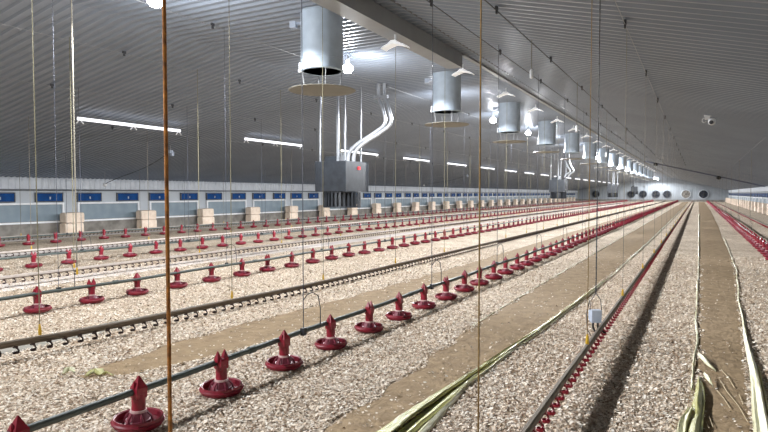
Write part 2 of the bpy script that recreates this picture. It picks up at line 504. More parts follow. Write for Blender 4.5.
# ------------------------------------------------------------------ drinker lines
def dxo(key, y):
    if key == 'd2': return float(np.interp(y, [-9, 2.85, 3.9, 5.3, 7.5, 12, 130], [-.18, -.18, -.10, -.09, .04, .06, .06]))
    return 0.0
def dz(key, y):
    if key == 'd1': return .20
    if key == 'd2': return float(np.interp(y, [-9, 2.8, 3.8, 5.2, 7.3, 12, 130], [.18, .175, .14, .115, .105, .105, .105]))
    return {'d3': .19, 'd4': .13, 'd5': .12, 'd6': .13}[key]
DR = [('d1', -.85, 'nearest drinker line'),
      ('d2', -5.52, 'drinker line between first and second feeder lines'),
      ('d3', -10.10, 'drinker line between the second and third feeder lines'),
      ('d4', -15.00, 'drinker line between third and fourth feeder lines'),
      ('d5', -20.30, 'drinker line closest to the left wall bales'),
      ('d6', 2.80, 'drinker line near the right wall')]
CUPSP = .155
for key, X, words in DR:
    t = thing('drinker_line', (X, 0, 0), '%s, a dark tube with small drip cups' % words, 'drinker line', 'drinker lines'); ROOT[key] = t
    ys = [Y0 + .5] + list(np.arange(-3, 12, .6)) + list(np.arange(12, 60, 4)) + list(np.arange(60, Y1 - .4, 12)) + [Y1 - .4]
    pr = MB(); rows = []
    sec = [(-.019, 0), (-.019, .032), (-.010, .042), (.010, .042), (.019, .032), (.019, 0), (-.019, 0)]
    for y in ys: rows.append([(a + dxo(key, y), y, dz(key, y) + b) for a, b in sec])
    pr.grid(rows); pr.build('support_tube', M['paleprofile'] if key in ('d3', 'd4', 'd5') else M['profile'], t)
    wp = MB().tube([(.004 + dxo(key, y), y, dz(key, y) - .012) for y in ys], .011, 6); wp.build('water_pipe', M['cup'] if key in ('d1',) else M['profile'], t, True)
    if key == 'd1':
        rl = MB().grid([[(-.012, y, .16), (-.012, y, .20), (-.002, y, .20), (-.002, y, .16), (-.012, y, .16)] for y in ys]); rl.build('shadow_rail', M['cup'], t)  # red plate under the tube, added to make the line's cast shadow solid
    # a nipple with a drip cup on an arm
    def cup(big):
        s_ = MB()
        s_.box((.0, 0, -.022), (.026, .036, .028))
        s_.tube([(.004, 0, -.03), (.014, .014, -.045), (.022, .020, -.065), (.016, .008, -.080)], .0085, 5)
        s_.lathe([(.008, -.094), (.026, -.090), (.030, -.074), (.025, -.072), (.020, -.084)], 8, (.010, 0, 0))
        return s_
    cm_ = cup(True)
    me = cm_.mesh('drip_cup', M['cup'] if key in ('d1', 'd6') else M['nip'])
    first = {'d1': 2.2, 'd2': 2.0, 'd3': 4.4, 'd4': 7.2, 'd5': 9.8, 'd6': 18.0}[key]
    ycs = list(np.arange(first, min(first + 330 * CUPSP, Y1 - 1), CUPSP))
    rest_mb = MB()
    for i, y in enumerate(ycs):
        z = dz(key, y)
        if i < 100:
            o = bpy.data.objects.new('drip_cup', me); COL.objects.link(o); o.parent = t; o.location = (dxo(key, y), y, z)
        else:
            rest_mb.box((.012 + dxo(key, y), y, z - .05), (.035, .045, .07))
    # beyond that, a cup only every so often reads
    for y in np.arange(ycs[-1], Y1 - 1, .31): rest_mb.box((.012 + dxo(key, y), y, dz(key, y) - .05), (.035, .06, .07))
    rest_mb.build('drip_cup', M['cup'] if key in ('d1', 'd6') else M['nip'], t)['kind'] = 'stuff'

# ------------------------------------------------------------------ paper strips and film edges on the floor
def strip(name, ctrl, z, m, label, cat, bumpy=.004, step=.25, nx=9):
    """ctrl: rows (y, x_left, x_right)"""
    ys = np.arange(ctrl[0][0], ctrl[-1][0], step) if ctrl[-1][0] < 20 else np.concatenate([np.arange(ctrl[0][0], 16, step), np.arange(16, ctrl[-1][0], 4)])
    rows = []
    for y in ys:
        xl = np.interp(y, [c[0] for c in ctrl], [c[1] for c in ctrl]); xr = np.interp(y, [c[0] for c in ctrl], [c[2] for c in ctrl])
        w = .02 * math.sin(y * 5.1 + xl) + .015 * math.sin(y * 11.7)
        xl += w; xr += .02 * math.sin(y * 4.3 + 2)
        row = []
        for q in np.linspace(0, 1, nx):
            row.append((xl + (xr - xl) * q, y, z + (random.uniform(-1, 1) * bumpy if 0 < q < 1 else -.004)))
        rows.append(row)
    o = MB().grid(rows).build(name, m, None, True)
    return tag(o, label, cat)
ST1 = [(1.5, -.02, .26), (3.0, -.02, .30), (4.5, .0, .37), (8, .04, .50), (10, .05, .56), (14, .06, .72), (34, .10, .92), (60, .14, 1.1), (124, .2, 1.15)]
ST2 = [(1.6, -2.15, -1.74), (3.0, -2.2, -1.72), (4.4, -2.22, -1.70), (6.9, -2.36, -1.60), (10, -2.36, -1.50), (17, -2.36, -1.42), (40, -2.36, -1.4), (124, -2.36, -1.4)]
ST3 = [(3.05, -4.72, -4.52), (3.4, -4.80, -4.30), (4.0, -4.86, -4.12), (5.2, -4.86, -3.96), (7.6, -4.66, -3.90), (12, -4.55, -3.80), (40, -4.5, -3.8), (124, -4.5, -3.8)]
strip('paper_strip', ST1, .012, M['paper'], 'brown paper floor strip right of the nearest drinker line, frilled film along its edges', 'paper strip')
strip('paper_strip', ST2, .012, M['paper'], 'brown paper floor strip between the nearest feeder line and the nearest drinker line', 'paper strip')
strip('paper_strip', ST3, .012, M['paper'], 'brown paper floor strip behind the nearest feeder line, starting at the left', 'paper strip')
strip('paper_strip', [(1.5, -6.50, -5.98), (3.5, -6.45, -5.95), (5.5, -6.27, -5.85), (8, -6.05, -5.74), (11, -5.9, -5.68), (15, -5.8, -5.7)], .012, M['greypaper'],
      'grey paper strip lying behind the second drinker line, widest at the left', 'paper strip', .002)
strip('paper_strip', [(4, -10.75, -9.85), (9, -10.6, -9.85), (30, -10.4, -9.85), (100, -10.4, -9.85)], .012, M['whitepaper'], 'whitish paper strip under the drinker line between second and third feeder lines', 'paper strip', .002)
strip('paper_strip', [(6, -16.1, -14.6), (14, -15.9, -14.6), (40, -15.5, -14.6), (110, -15.4, -14.6)], .012, M['whitepaper'], 'whitest paper strip under the drinker line before the farthest feeder line', 'paper strip', .002)
strip('paper_strip', [(8, -20.9, -19.9), (40, -20.8, -19.9), (110, -20.8, -19.9)], .012, M['whitepaper'], 'whitish paper strip under the drinker line closest to the left wall', 'paper strip', .002)

def film(name, path, m, label=None, parent=None, seed=0):
    """path rows: (y, x, width, height, twist); a ribbon folded along its length"""
    rr = random.Random(seed); rows = []
    ys = [p[0] for p in path]; n = max(12, int((ys[-1] - ys[0]) / .12)) if ys[-1] < 25 else 90
    for i in range(n + 1):
        u = i / n; y = ys[0] + (ys[-1] - ys[0]) * (u if ys[-1] < 25 else u * u)
        x, w, h, tw = (np.interp(y, ys, [p[q] for p in path]) for q in (1, 2, 3, 4))
        wob = .005 * math.sin(y * 2.3 + seed) + rr.uniform(-.002, .002)
        row = []
        for q in (-.5, -.3, -.08, .12, .32, .5):
            lift = .55 * h * (1 - (2 * q) ** 2) + rr.uniform(-.08, .08) * h + h * .30 * math.sin(q * 9 + y * .9 + seed)
            row.append((x + w * q * math.cos(tw) + wob, y, .014 + max(0.004, lift) + w * (q + .5) * math.sin(tw)))
        rows.append(row)
    mb = MB().grid(rows)
    o = mb.build(name, m, parent, True)
    md = o.modifiers.new('thickness', 'SOLIDIFY'); md.thickness = .004
    if label: tag(o, label, 'plastic film')
    return o
# the folded bundle along the second strip's right edge
t = thing('film_edge', (0, 0, 0), 'bundle of folded pale green film at the bottom edge, left of the nearest drinker line', 'plastic film')
film('film_fold', [(2.2, -1.78, .17, .045, .30), (3.4, -1.76, .15, .045, .32), (4.4, -1.72, .09, .035, .3), (5.2, -1.68, .05, .03, .2)], M['film2'], None, t, 1)
film('film_fold', [(2.2, -1.62, .16, .035, .12), (3.4, -1.66, .12, .035, .15), (4.6, -1.66, .07, .03, .15), (5.6, -1.64, .035, .02, .1)], M['film'], None, t, 2)
film('film_fold', [(2.2, -1.49, .16, .035, -.02), (3.3, -1.57, .12, .035, .05), (4.4, -1.64, .05, .03, .1), (6.0, -1.60, .03, .02, .1)], M['film3'], None, t, 3)
film('film_fold', [(5.0, -1.69, .06, .03, .3), (6.5, -1.60, .06, .03, .3), (8.5, -1.52, .06, .03, .3), (11, -1.46, .04, .02, .3)], M['film'], None, t, 4)
film('film_edge', [(6.0, -1.58, .03, .02, .1), (9, -1.46, .035, .02, .2), (13, -1.42, .03, .015, .1), (24, -1.36, .04, .015, .1), (60, -1.36, .05, .02, .1), (110, -1.36, .05, .02, 0)], M['film3'],
     'thin whitish film edge running far along the strip left of the nearest drinker line', None, 5)
film('film_edge', [(6.5, -2.34, .008, .006, .1), (9, -2.37, .014, .01, .1), (20, -2.37, .025, .014, .1), (60, -2.37, .03, .012, 0)], M['film3'],
     'faint whitish film edge along the strip side facing the nearest feeder pans', None, 6)
film('film_edge', [(2.6, .33, .12, .04, .4), (3.6, .37, .11, .04, .4), (4.6, .41, .10, .04, .4), (6, .46, .065, .035, .45), (8, .515, .03, .03, .4), (10, .57, .022, .02, .3), (14, .74, .016, .012, .2), (24, .86, .016, .012, .1)], M['film3'],
     'raised pale green film edge curving down to the bottom right corner', None, 7)
film('film_edge', [(2.8, .35, .03, .03, .9), (4.6, .46, .03, .035, .9), (6.2, .51, .02, .02, .9)], M['film2'], 'narrow olive film fold tucked outside the raised pale green edge', None, 8)
film('film_edge', [(5.2, -.02, .012, .012, .4), (6, .0, .018, .02, .4), (7, .03, .02, .012, .4), (8, .0, .02, .02, .4), (9, .02, .014, .012, .4), (11, .02, .022, .02, .4), (12, .04, .016, .012, .4), (20, .06, .026, .02, .3), (50, .12, .05, .03, .2)], M['film3'],
     'frilled whitish film edge along the left side of the right-hand paper strip', None, 9)
film('film_edge', [(3.9, -.02, .13, .04, .2), (4.35, .0, .12, .05, .2), (4.6, .03, .07, .03, .4), (4.8, .03, .09, .06, .3), (5.2, .045, .07, .04, .4), (5.6, .045, .02, .02, .4)], M['film2'], 'crumpled olive film flap at the bottom, left edge of right-hand paper strip', None, 10)
film('film_edge', [(4.0, -.07, .06, .05, .2), (4.4, -.05, .07, .06, .3), (4.75, -.01, .03, .03, .3)], M['film3'], 'whitish curled film tip beside the olive flap at the bottom edge', None, 13)
def g3(px, py, z):
    p = onx_floor(px, py); return p[0], p[1], z + .012
def flap(pts, w, m, label):
    rows = []
    for i, (x, y, z) in enumerate(pts):
        k = 1 - abs(2 * i / (len(pts) - 1) - .8)
        rows.append([(x - w * k, y - w * k * .5, z), (x, y, z + .012), (x + w * k * .6, y + w * k, z)])
    o = MB().grid(rows).build('film_scrap', m, None, True); o.modifiers.new('thickness', 'SOLIDIFY').thickness = .003
    tag(o, label, 'film scrap')
flap([g3(698, 358, .03), g3(703, 364, .05), (g3(709, 370, .03)), g3(716, 373, .0)], .035, M['film3'], 'upper pale film tatter pointing onto the right-hand paper strip')
flap([g3(704, 381, .05), g3(708, 385, .05), g3(713, 390, .01)], .03, M['film3'], 'lower pale film tatter just above the olive flap')
flap([g3(86, 380, .02), g3(90, 377, .02), g3(96, 375, .035), g3(101, 378, .01), g3(106, 377, .03), g3(113, 378, .01)], .05, M['film'], 'yellowish crumpled film scrap where the left paper strip starts')
flap([g3(63, 378, .02), g3(69, 375, .05), g3(75, 377, .02)], .05, M['film3'], 'small whitish film tip left of the yellowish film scrap')
# pale straws lying on the right-hand strip
for i, (pa) in enumerate([[onx_floor(*q) for q in l] for l in ([(721, 372), (728, 380), (734, 390)], [(719, 381), (727, 395), (738, 408), (748, 426)], [(717, 393), (724, 402), (730, 411)], [(709, 419), (713, 431)], [(739, 397), (743, 408)], [(706, 425), (709, 432)])]):
    o = MB().tube([(x, y, .022 + .004 * (j % 2)) for j, (x, y) in enumerate(pa)], .0022, 5).build('straw', M['straw'])
    wh = ['topmost straw, right of the upper film tatter', 'longest, bent straw in the middle', 'straight straw left of the longest straw', 'short straw by the olive flap near the bottom', 'short straw right of the longest straw', 'lowest straw at the bottom edge'][i]
    tag(o, 'pale %s, on the right-hand paper strip' % wh, 'straw', 'straws on the paper strip')

# ------------------------------------------------------------------ loose shavings (nobody could count them)
def in_strip(x, y):
    out = np.zeros(len(x), bool)
    for ctrl in (ST1, ST2, ST3):
        ys = [c[0] for c in ctrl]
        xl = np.interp(y, ys, [c[1] for c in ctrl]); xr = np.interp(y, ys, [c[2] for c in ctrl])
        out |= (x > xl + .03 + .05 * np.sin(y * 7)) & (x < xr - .03) & (y > ys[0])
    g_ = [(1.5, -6.50, -5.98), (3.5, -6.45, -5.95), (5.5, -6.27, -5.85), (8, -6.05, -5.74), (11, -5.9, -5.68)]
    xl = np.interp(y, [c[0] for c in g_], [c[1] for c in g_]); xr = np.interp(y, [c[0] for c in g_], [c[2] for c in g_])
    out |= (x > xl + .05) & (x < xr - .06) & (y < 11)
    return out
NCH = 420000
rad = 2.6 * (17.0 / 2.6) ** rng.random(NCH) ** 1.0
ang = np.radians(rng.uniform(-14, 72, NCH))
cx, cyy = -rad * np.sin(ang), rad * np.cos(ang)
keep = ~(in_strip(cx, cyy) & (rng.random(NCH) > .035)) & (cx < XR - .4)
cx, cyy, rad = cx[keep], cyy[keep], rad[keep]; n = len(cx)
L_ = rng.uniform(.005, .014, n) * (1 + .02 * rad); W_ = L_ * rng.uniform(.35, .8, n)
th = rng.uniform(0, 2 * PI, n); tx = rng.normal(0, .42, n); ty = rng.normal(0, .42, n)
cz = np.abs(rng.normal(0.004, .006, n)) + .006
lx, ly = np.cos(th), np.sin(th)
V = np.zeros((n, 6, 3)); curl = rng.uniform(-.2, .55, n) * L_
for i, (a, b) in enumerate(((-1, -1), (0, -1), (1, -1), (-1, 1), (0, 1), (1, 1))):
    u = a * L_ * .9; v = b * W_ * .9
    V[:, i, 0] = cx + u * lx - v * ly
    V[:, i, 1] = cyy + u * ly + v * lx
    V[:, i, 2] = cz + u * tx * .8 + v * ty * .8 + (0 if a == 0 else -1) * curl * .5 + .003
V[:, :, 2] = np.maximum(V[:, :, 2], -.004)
base = (np.arange(n) * 6)[:, None]
faces = np.concatenate([base + np.array([[0, 1, 4, 3]]), base + np.array([[1, 2, 5, 4]])], axis=1).reshape(-1, 4)
me = bpy.data.meshes.new('wood_shavings'); me.vertices.add(n * 6); me.vertices.foreach_set('co', V.reshape(-1))
me.loops.add(faces.size); me.loops.foreach_set('vertex_index', faces.reshape(-1).astype(np.int32))
me.polygons.add(len(faces)); me.polygons.foreach_set('loop_start', (np.arange(len(faces)) * 4).astype(np.int32))
me.update(calc_edges=True); me.validate(); me.materials.append(M['chips'])
o = bpy.data.objects.new('wood_shavings', me); COL.objects.link(o)
tag(o, 'loose pale wood shavings covering the floor between the feeder and drinker lines', 'wood shavings', None, 'stuff')

# ------------------------------------------------------------------ chimneys with deflector discs
def make_chimney(det):
    e = bpy.data.objects.new('exhaust_chimney', None); e.empty_display_size = .2
    n = 40 if det else 16
    ps = []
    d = MB().lathe([(.335, 0), (.36, 0), (.36, .99), (.335, .99), (.335, 0)], n)
    for z in (.17, .94): d.lathe([(.36, z - .006), (.3635, z), (.36, z + .006)], n)
    d.tube([(.359 * math.cos(-2.2), .359 * math.sin(-2.2), .02), (.359 * math.cos(-2.2), .359 * math.sin(-2.2), .98)], .006, 5)
    ps.append(('duct', d, M['galv'], True))
    ps.append(('rim', MB().lathe([(.325, -.02), (.335, -.03), (.362, -.02), (.372, 0), (.345, .012), (.325, 0), (.325, -.02)], n), M['galv'], True))
    ps.append(('inner_liner', MB().lathe([(.05, .35), (.322, .30), (.326, .0), (.318, .0)], n), M['bluering'], True))
    fn = MB().lathe([(.07, .14), (.08, .16), (.08, .26), (.05, .3)], 12)
    for k in range(3):
        a = 2 * PI * k / 3; fn.tube([(.07 * math.cos(a), .07 * math.sin(a), .2), (.32 * math.cos(a), .32 * math.sin(a), .2)], .012, 5)
    ps.append(('fan_motor', fn, M['black'], True))
    dc = MB().lathe([(.02, -.37), (.56, -.355), (.58, -.345), (.56, -.335), (.02, -.325)], n)
    ps.append(('deflector_disc', dc, M['disc'], False))
    for k in range(4):
        a = PI / 4 + PI / 2 * k; rd = MB().tube([(.345 * math.cos(a), .345 * math.sin(a), .0), (.30 * math.cos(a), .30 * math.sin(a), -.33)], .006, 5)
        ps.append(('disc_rod', rd, M['lightcable'], False))
    ab = MB().box((-.50, -.14, .80), (.11, .09, .11), .3).box((-.40, -.11, .82), (.12, .05, .05), .3)
    ps.append(('actuator_box', ab, M['greybox'], False))
    kn = MB().box((-.375, -.12, .08), (.03, .04, .12), .3).box((-.37, -.13, .0), (.05, .05, .04), .3)
    ps.append(('bracket', kn, M['white'], False))
    for nm, mb, m, sm in ps:
        o = bpy.data.objects.new(nm, mb.mesh(nm, m, sm)); o.parent = e
    return e
CH0, CHS, XCH = 8.24, 5.60, -5.70
ch_hi, ch_lo = make_chimney(True), make_chimney(False)
for k in range(15):
    y = CH0 + CHS * k
    if y > Y1 - 1: break
    o = dup(ch_hi if k < 6 else ch_lo, (XCH, y, 3.715))
    lb = '%s round galvanised exhaust chimney from the camera, tan disc beneath' % nth(k + 1)
    tag(o, lb, 'chimney', 'exhaust chimneys along the ridge')

# ------------------------------------------------------------------ ridge lamps (give the light)
XLAMP = -6.85
lampm = [('lamp_glass', MB().lathe([(.0, -.11), (.07, -.095), (.11, -.05), (.125, 0), (.10, .05), (.05, .09)], 28), M['lamp']),
         ('lamp_holder', MB().lathe([(.05, .08), (.055, .09), (.05, .20), (.02, .22), (.012, .33)], 12), M['white'])]
lampme = [(nm, mb.mesh(nm, m, True)) for nm, mb, m in lampm]
LAMP_W = 305.0; BAT = 7.0; SGN = 1.0
lt = bpy.data.lights.new('ridge_lamp_light', 'POINT'); lt.energy = LAMP_W; lt.shadow_soft_size = .05; lt.color = (.965, .98, 1.0)
# wide "batwing" luminaire: stronger towards the sides than straight down
lt.use_nodes = True
nt = lt.node_tree; em = nt.nodes['Emission']
gi = nt.nodes.new('ShaderNodeNewGeometry'); sp_ = nt.nodes.new('ShaderNodeSeparateXYZ'); nt.links.new(gi.outputs['Incoming'], sp_.inputs[0])
def mth(op, a, b=None):
    q = nt.nodes.new('ShaderNodeMath'); q.operation = op
    for i_, v_ in enumerate((a, b)):
        if v_ is None: continue
        if isinstance(v_, (int, float)): q.inputs[i_].default_value = v_
        else: nt.links.new(v_, q.inputs[i_])
    return q.outputs[0]
ab = mth('ABSOLUTE', sp_.outputs['Z'])
side = mth('MINIMUM', mth('DIVIDE', 1.0, mth('ADD', mth('POWER', ab, 2.4), .02)), BAT)
# little of it goes upwards past the reflector
rmp = mth('DIVIDE', mth('SUBTRACT', mth('MULTIPLY', sp_.outputs['Z'], -SGN), .06), .20)
rmp = mth('MAXIMUM', 0.0, mth('MINIMUM', 1.0, rmp))
dim = mth('ADD', .07, mth('MULTIPLY', rmp, .93))
nt.links.new(mth('MULTIPLY', side, dim), em.inputs['Strength'])
k = 0
yl = 5.75 - 5.15 * 2; seq = 0
while yl < Y1 - 2:
    vis = visible(XLAMP, yl, 4.37, 6)
    if vis: seq += 1
    lb = ('%s glowing round lamp from the camera, left of the exhaust chimneys' % nth(seq)) if vis else 'glowing round ridge lamp behind the camera, out of the picture'
    t = thing('ridge_lamp', (XLAMP, yl, 4.37), lb, 'lamp', 'glowing lamps along the ridge')
    for nm, me in lampme:
        o = bpy.data.objects.new(nm, me); COL.objects.link(o); o.parent = t
    lo = bpy.data.objects.new('lamp_light', lt); COL.objects.link(lo); lo.parent = t; lo.location = (0, 0, -.22)
    yl += 5.15; k += 1

# gull-wing reflector fittings under the beam
wing = MB()
pr = [(-.24, -.035), (-.20, .0), (-.10, .035), (-.04, .085), (.04, .085), (.10, .035), (.20, .0), (.24, -.035), (.225, -.045), (.18, -.018), (.09, .01), (0, .03), (-.09, .01), (-.18, -.018), (-.225, -.045)]
wing.prism(pr, -.10, .10)
wme = wing.mesh('reflector', M['wing']); wst = MB().tube([(0, 0, .07), (0, 0, .20)], .02, 6).mesh('stem', M['white'])
yw = 9.0 - 6.6; seq = 0
while yw < 80:
    x = -4.68; zt = 4.37 if yw < 12.05 else 4.50
    if visible(x, yw, 4.2, 8):
        seq += 1
        t = thing('gull_wing_fitting', (x, yw, zt - .20), '%s white gull-wing fitting from the camera under the ceiling beam' % nth(seq), 'light fitting', 'gull-wing fittings under the beam')
        for nm, me in (('reflector', wme), ('stem', wst)):
            o = bpy.data.objects.new(nm, me); COL.objects.link(o); o.parent = t
    yw += 3.3

# ------------------------------------------------------------------ tube lights over the left side
TL, TP, TY0, TX, TZ = 3.36, 6.31, 9.41, -14.2, 3.55
tm = MB().tube([(0, 0, 0), (0, TL, 0)], .045, 10).mesh('tube', M['tube'], True)
cl = MB()
for a in (-1, 1): cl.tube([(0, 0, -.02), (.02 * a, a * .09, -.13)], .018, 5)
clm = cl.mesh('clip', M['white'])
wrm = MB().tube([(0, 0, .03), (0, 0, zc(TX) - TZ - .06)], .007, 5).mesh('suspension_wire', M['lightcable'])
k = 0
for k in range(-1, 19):
    y = TY0 + TP * k
    if y + TL > Y1 - 1: break
    lb = ('%s white tube light from the left in the row over the left side' % nth(k + 1)) if k >= 0 else 'white tube light of the left row just outside the left picture edge'
    t = thing('tube_light', (TX, y, TZ), lb, 'tube light', 'white tube lights over the left side')
    for nm, me, yy in (('tube', tm, 0), ('clip', clm, .05), ('clip', clm, TL / 2), ('clip', clm, TL - .05), ('suspension_wire', wrm, .03), ('suspension_wire', wrm, TL - .03)):
        o = bpy.data.objects.new(nm, me); COL.objects.link(o); o.parent = t; o.location = (0, yy, 0)

# ------------------------------------------------------------------ hanging heaters
def heater(x, y, zb, sc, label, flue, zs=1.0):
    t = thing('hanging_heater', (x, y, zb), label, 'heater', 'box heaters hung from the ceiling')
    W, D = 1.0 * sc, 1.2 * sc
    b = MB().box((0, 0, .46 + .42), (W, D, .84))
    for (i, j) in ((-1, -1), (1, -1), (1, 1), (-1, 1)): b.box((i * W / 2, j * D / 2, .88), (.03, .03, .86))
    b.build('cabinet', M['galvdark'], t)
    c = MB(); r = .54 * sc
    c.lathe([(r, .0), (r, .04), (r - .04, .04), (r - .04, .0), (r, .0)], 28).lathe([(r, .42), (r, .46), (r - .06, .46), (r - .06, .42), (r, .42)], 28)
    for k in range(28):
        a = 2 * PI * k / 28; c.box((r * .985 * math.cos(a), r * .985 * math.sin(a), .23), (.02, .06, .42), a)
    c.build('louvre_cage', M['galvdark'], t)
    MB().lathe([(r * .72, .02), (r * .78, .1), (r * .78, .36), (r * .7, .44)], 20).build('burner_drum', M['black'], t, True)
    tp = MB().box((-.18 * sc, .0, 1.38), (.5 * sc, .5 * sc, .16)).box((-.05, -.05, 1.5), (.16, .16, .12))
    tp.build('fan_box', M['galvdark'], t)
    st = MB(); H_ = (zc(x) - zb) / zs; t.scale = (1, 1, zs)
    for (i, j, w) in ((-.42, -.5, .05), (.02, -.25, .10), (.16, -.1, .06), (.42, .35, .05)):
        st.box((i * sc, j * sc, (1.3 + H_) / 2), (w * .8, .02, H_ - 1.3))
    st.build('hanging_straps', M['pipe'], t)
    if flue:
        MB().box((W / 2 + .01, .10, 1.12), (.02, .12, .09)).build('switch', M['redmark'], t)
    return t
h1 = heater(-9.0, 14.0, 1.20, 1.0, 'largest hanging grey box heater, below the first chimney disc, two flues on top', True)
def flues(parent_loc, pts_list, bracket, lbl):
    pass
# flue pipes belong to the heater
def flue_pipes(t, base, world, r):
    lx, ly, lz = t.location
    for off in (0.0, 1.0):
        m = MB(); P = []
        ctrl = [(p[0] + off * base[0] - lx, p[1] + off * base[1] - ly, (p[2] + off * base[2] - lz) / t.scale[2]) for p in world]
        # Catmull-Rom through the control points
        for i in range(len(ctrl) - 1):
            p0, p1, p2, p3 = (np.array(ctrl[max(0, min(len(ctrl) - 1, i + q))]) for q in (-1, 0, 1, 2))
            for u in np.linspace(0, 1, 8, endpoint=False):
                P.append(.5 * ((2 * p1) + (-p0 + p2) * u + (2 * p0 - 5 * p1 + 4 * p2 - p3) * u * u + (-p0 + 3 * p1 - 3 * p2 + p3) * u ** 3))
        P.append(np.array(ctrl[-1]))
        m.tube(P, r, 12).build('flue_pipe', M['pipe'], t, True)
flue_pipes(h1, (.17, .03, 0), [(-8.75, 13.9, 2.45), (-8.70, 13.9, 2.75), (-8.45, 13.95, 3.0), (-7.95, 14.05, 3.30), (-7.66, 14.1, 3.55), (-7.72, 14.1, 3.95), (-7.86, 14.1, 4.3), (-7.86, 14.1, 4.66)], .052)
MB().box((-7.78 + 9.0, 14.1 - 14.0, 4.28 - 1.20), (.42, .10, .08)).build('flue_bracket', M['pipe'], h1)
h2 = heater(-8.5, 41.0, 1.25, 1.0, 'second hanging grey box heater, far off with two bright crooked flues', False)
flue_pipes(h2, (.22, .05, 0), [(-8.10, 41, 2.7), (-8.00, 41, 2.9), (-7.72, 41, 3.15), (-7.90, 41, 3.45), (-8.05, 41, 3.9), (-8.10, 41, 4.62)], .055)
heater(-8.1, 67, 1.20, 1.0, 'third hanging grey box heater near the far end', False)
heater(-9.2, 104, 1.45, 1.0, 'farthest hanging grey box heater in front of the end wall', False)

# ------------------------------------------------------------------ end wall fans
FX = [(-18.8, 'leftmost dark fan'), (-11.89, 'second dark fan from the left'), (-9.73, 'third dark fan from the left'), (-7.34, 'fourth dark fan from the left'),
      (-5.35, 'fifth dark fan from the left'), (-1.99, 'grey shuttered second fan from the right'), (1.03, 'rightmost and largest blue-black fan')]
for i, (x, w) in enumerate(FX):
    r = .80 if i >= 5 else .68
    t = thing('end_wall_fan', (x, Y1 - .06, 1.46), '%s in the far end wall' % w, 'fan', 'fans in the far end wall')
    n = 24
    hs = MB()
    prof = [(r * 1.12, .0), (r * 1.12, .22), (r * .98, .24), (r * .96, .05)]
    base = len(hs.v)
    for (rr_, d) in prof:
        for k in range(n):
            a = 2 * PI * k / n; hs.v.append((rr_ * math.cos(a), -d, rr_ * math.sin(a)))
    for j in range(len(prof) - 1):
        for k in range(n):
            a = j * n + k; b = j * n + (k + 1) % n; hs.f.append((a, b, b + n, a + n))
    hs.build('housing', M['panel'] if i >= 5 else M['darktrim'], t)
    sh = MB(); bb = [(r * math.cos(2 * PI * k / n), -.07, r * math.sin(2 * PI * k / n)) for k in range(n)]
    sh.v = bb; sh.f = [tuple(range(n))]
    for z in np.linspace(-r * .8, r * .8, 7):
        wv = math.sqrt(max(.01, r * r * .96 - z * z)); sh.box((0, -.09, z), (2 * wv, .04, .03))
    sh.build('shutter', M['concrete'] if i == 5 else M['fanblue'], t)
    bl = MB()
    for k in range(6):
        a = 2 * PI * k / 6 + .3
        bl.tube([(0, -.16, 0), (r * .5 * math.cos(a), -.15, r * .5 * math.sin(a)), (r * .9 * math.cos(a), -.16, r * .9 * math.sin(a))], [.05, .10, .07], 5)
    bl.build('blades', M['black'] if i != 5 else M['concrete'], t)
    hb = MB().tube([(0, -.10, 0), (0, -.24, 0)], .10, 10); hb.build('hub', M['galvdark'], t)

# ------------------------------------------------------------------ winch cables under the ceiling and hanging cords
WC = [(-10.1, 'third cord row from the nearest drinker line'), (-12.5, 'cord row over the third feeder line'), (-15.0, 'cord row over the drinker line left of it'), (-7.7, 'second feeder line cords'),
      (-3.42, 'cords over the nearest feeder line'), (-2.45, 'free cords right of the beam'), (-.82, 'cords over the nearest drinker line')]
WL = {-10.1: 'thin winch cable under the left ceiling slope, nearest the ridge', -12.5: 'thin winch cable under the left ceiling slope, middle of the three',
      -15.0: 'thin winch cable under the left ceiling slope, closest to the left wall', -7.7: 'thin winch cable under the flat ceiling strip, left of the chimneys',
      -3.42: 'dark winch cable with pulleys on the right slope, nearest the ceiling beam', -2.45: 'dark winch cable on the right slope, second from the ceiling beam',
      -.82: 'thin winch cable highest over the nearest drinker line, far right slope'}
for X, _ in WC:
    dark = X in (-3.42, -2.45)
    t = thing('winch_cable', (X, 0, zc(X) - .10), WL[X], 'cable', 'winch cables under the ceiling')
    MB().tube([(0, y, 0) for y in (Y0 + .5, 20, 60, Y1 - .4)], .008 if dark else .0045, 6).build('wire', M['cable'] if dark else M['lightcable'], t)
    pm_ = MB().box((0, 0, .03), (.03, .07, .05)).box((0, 0, -.02), (.02, .04, .05)).mesh('pulley_block', M['cable'])
    for y in np.arange(4.4, 50, 3.3):
        if visible(X, y, zc(X) - .1):
            o = bpy.data.objects.new('pulley_block', pm_); COL.objects.link(o); o.parent = t; o.location = (0, y, 0)

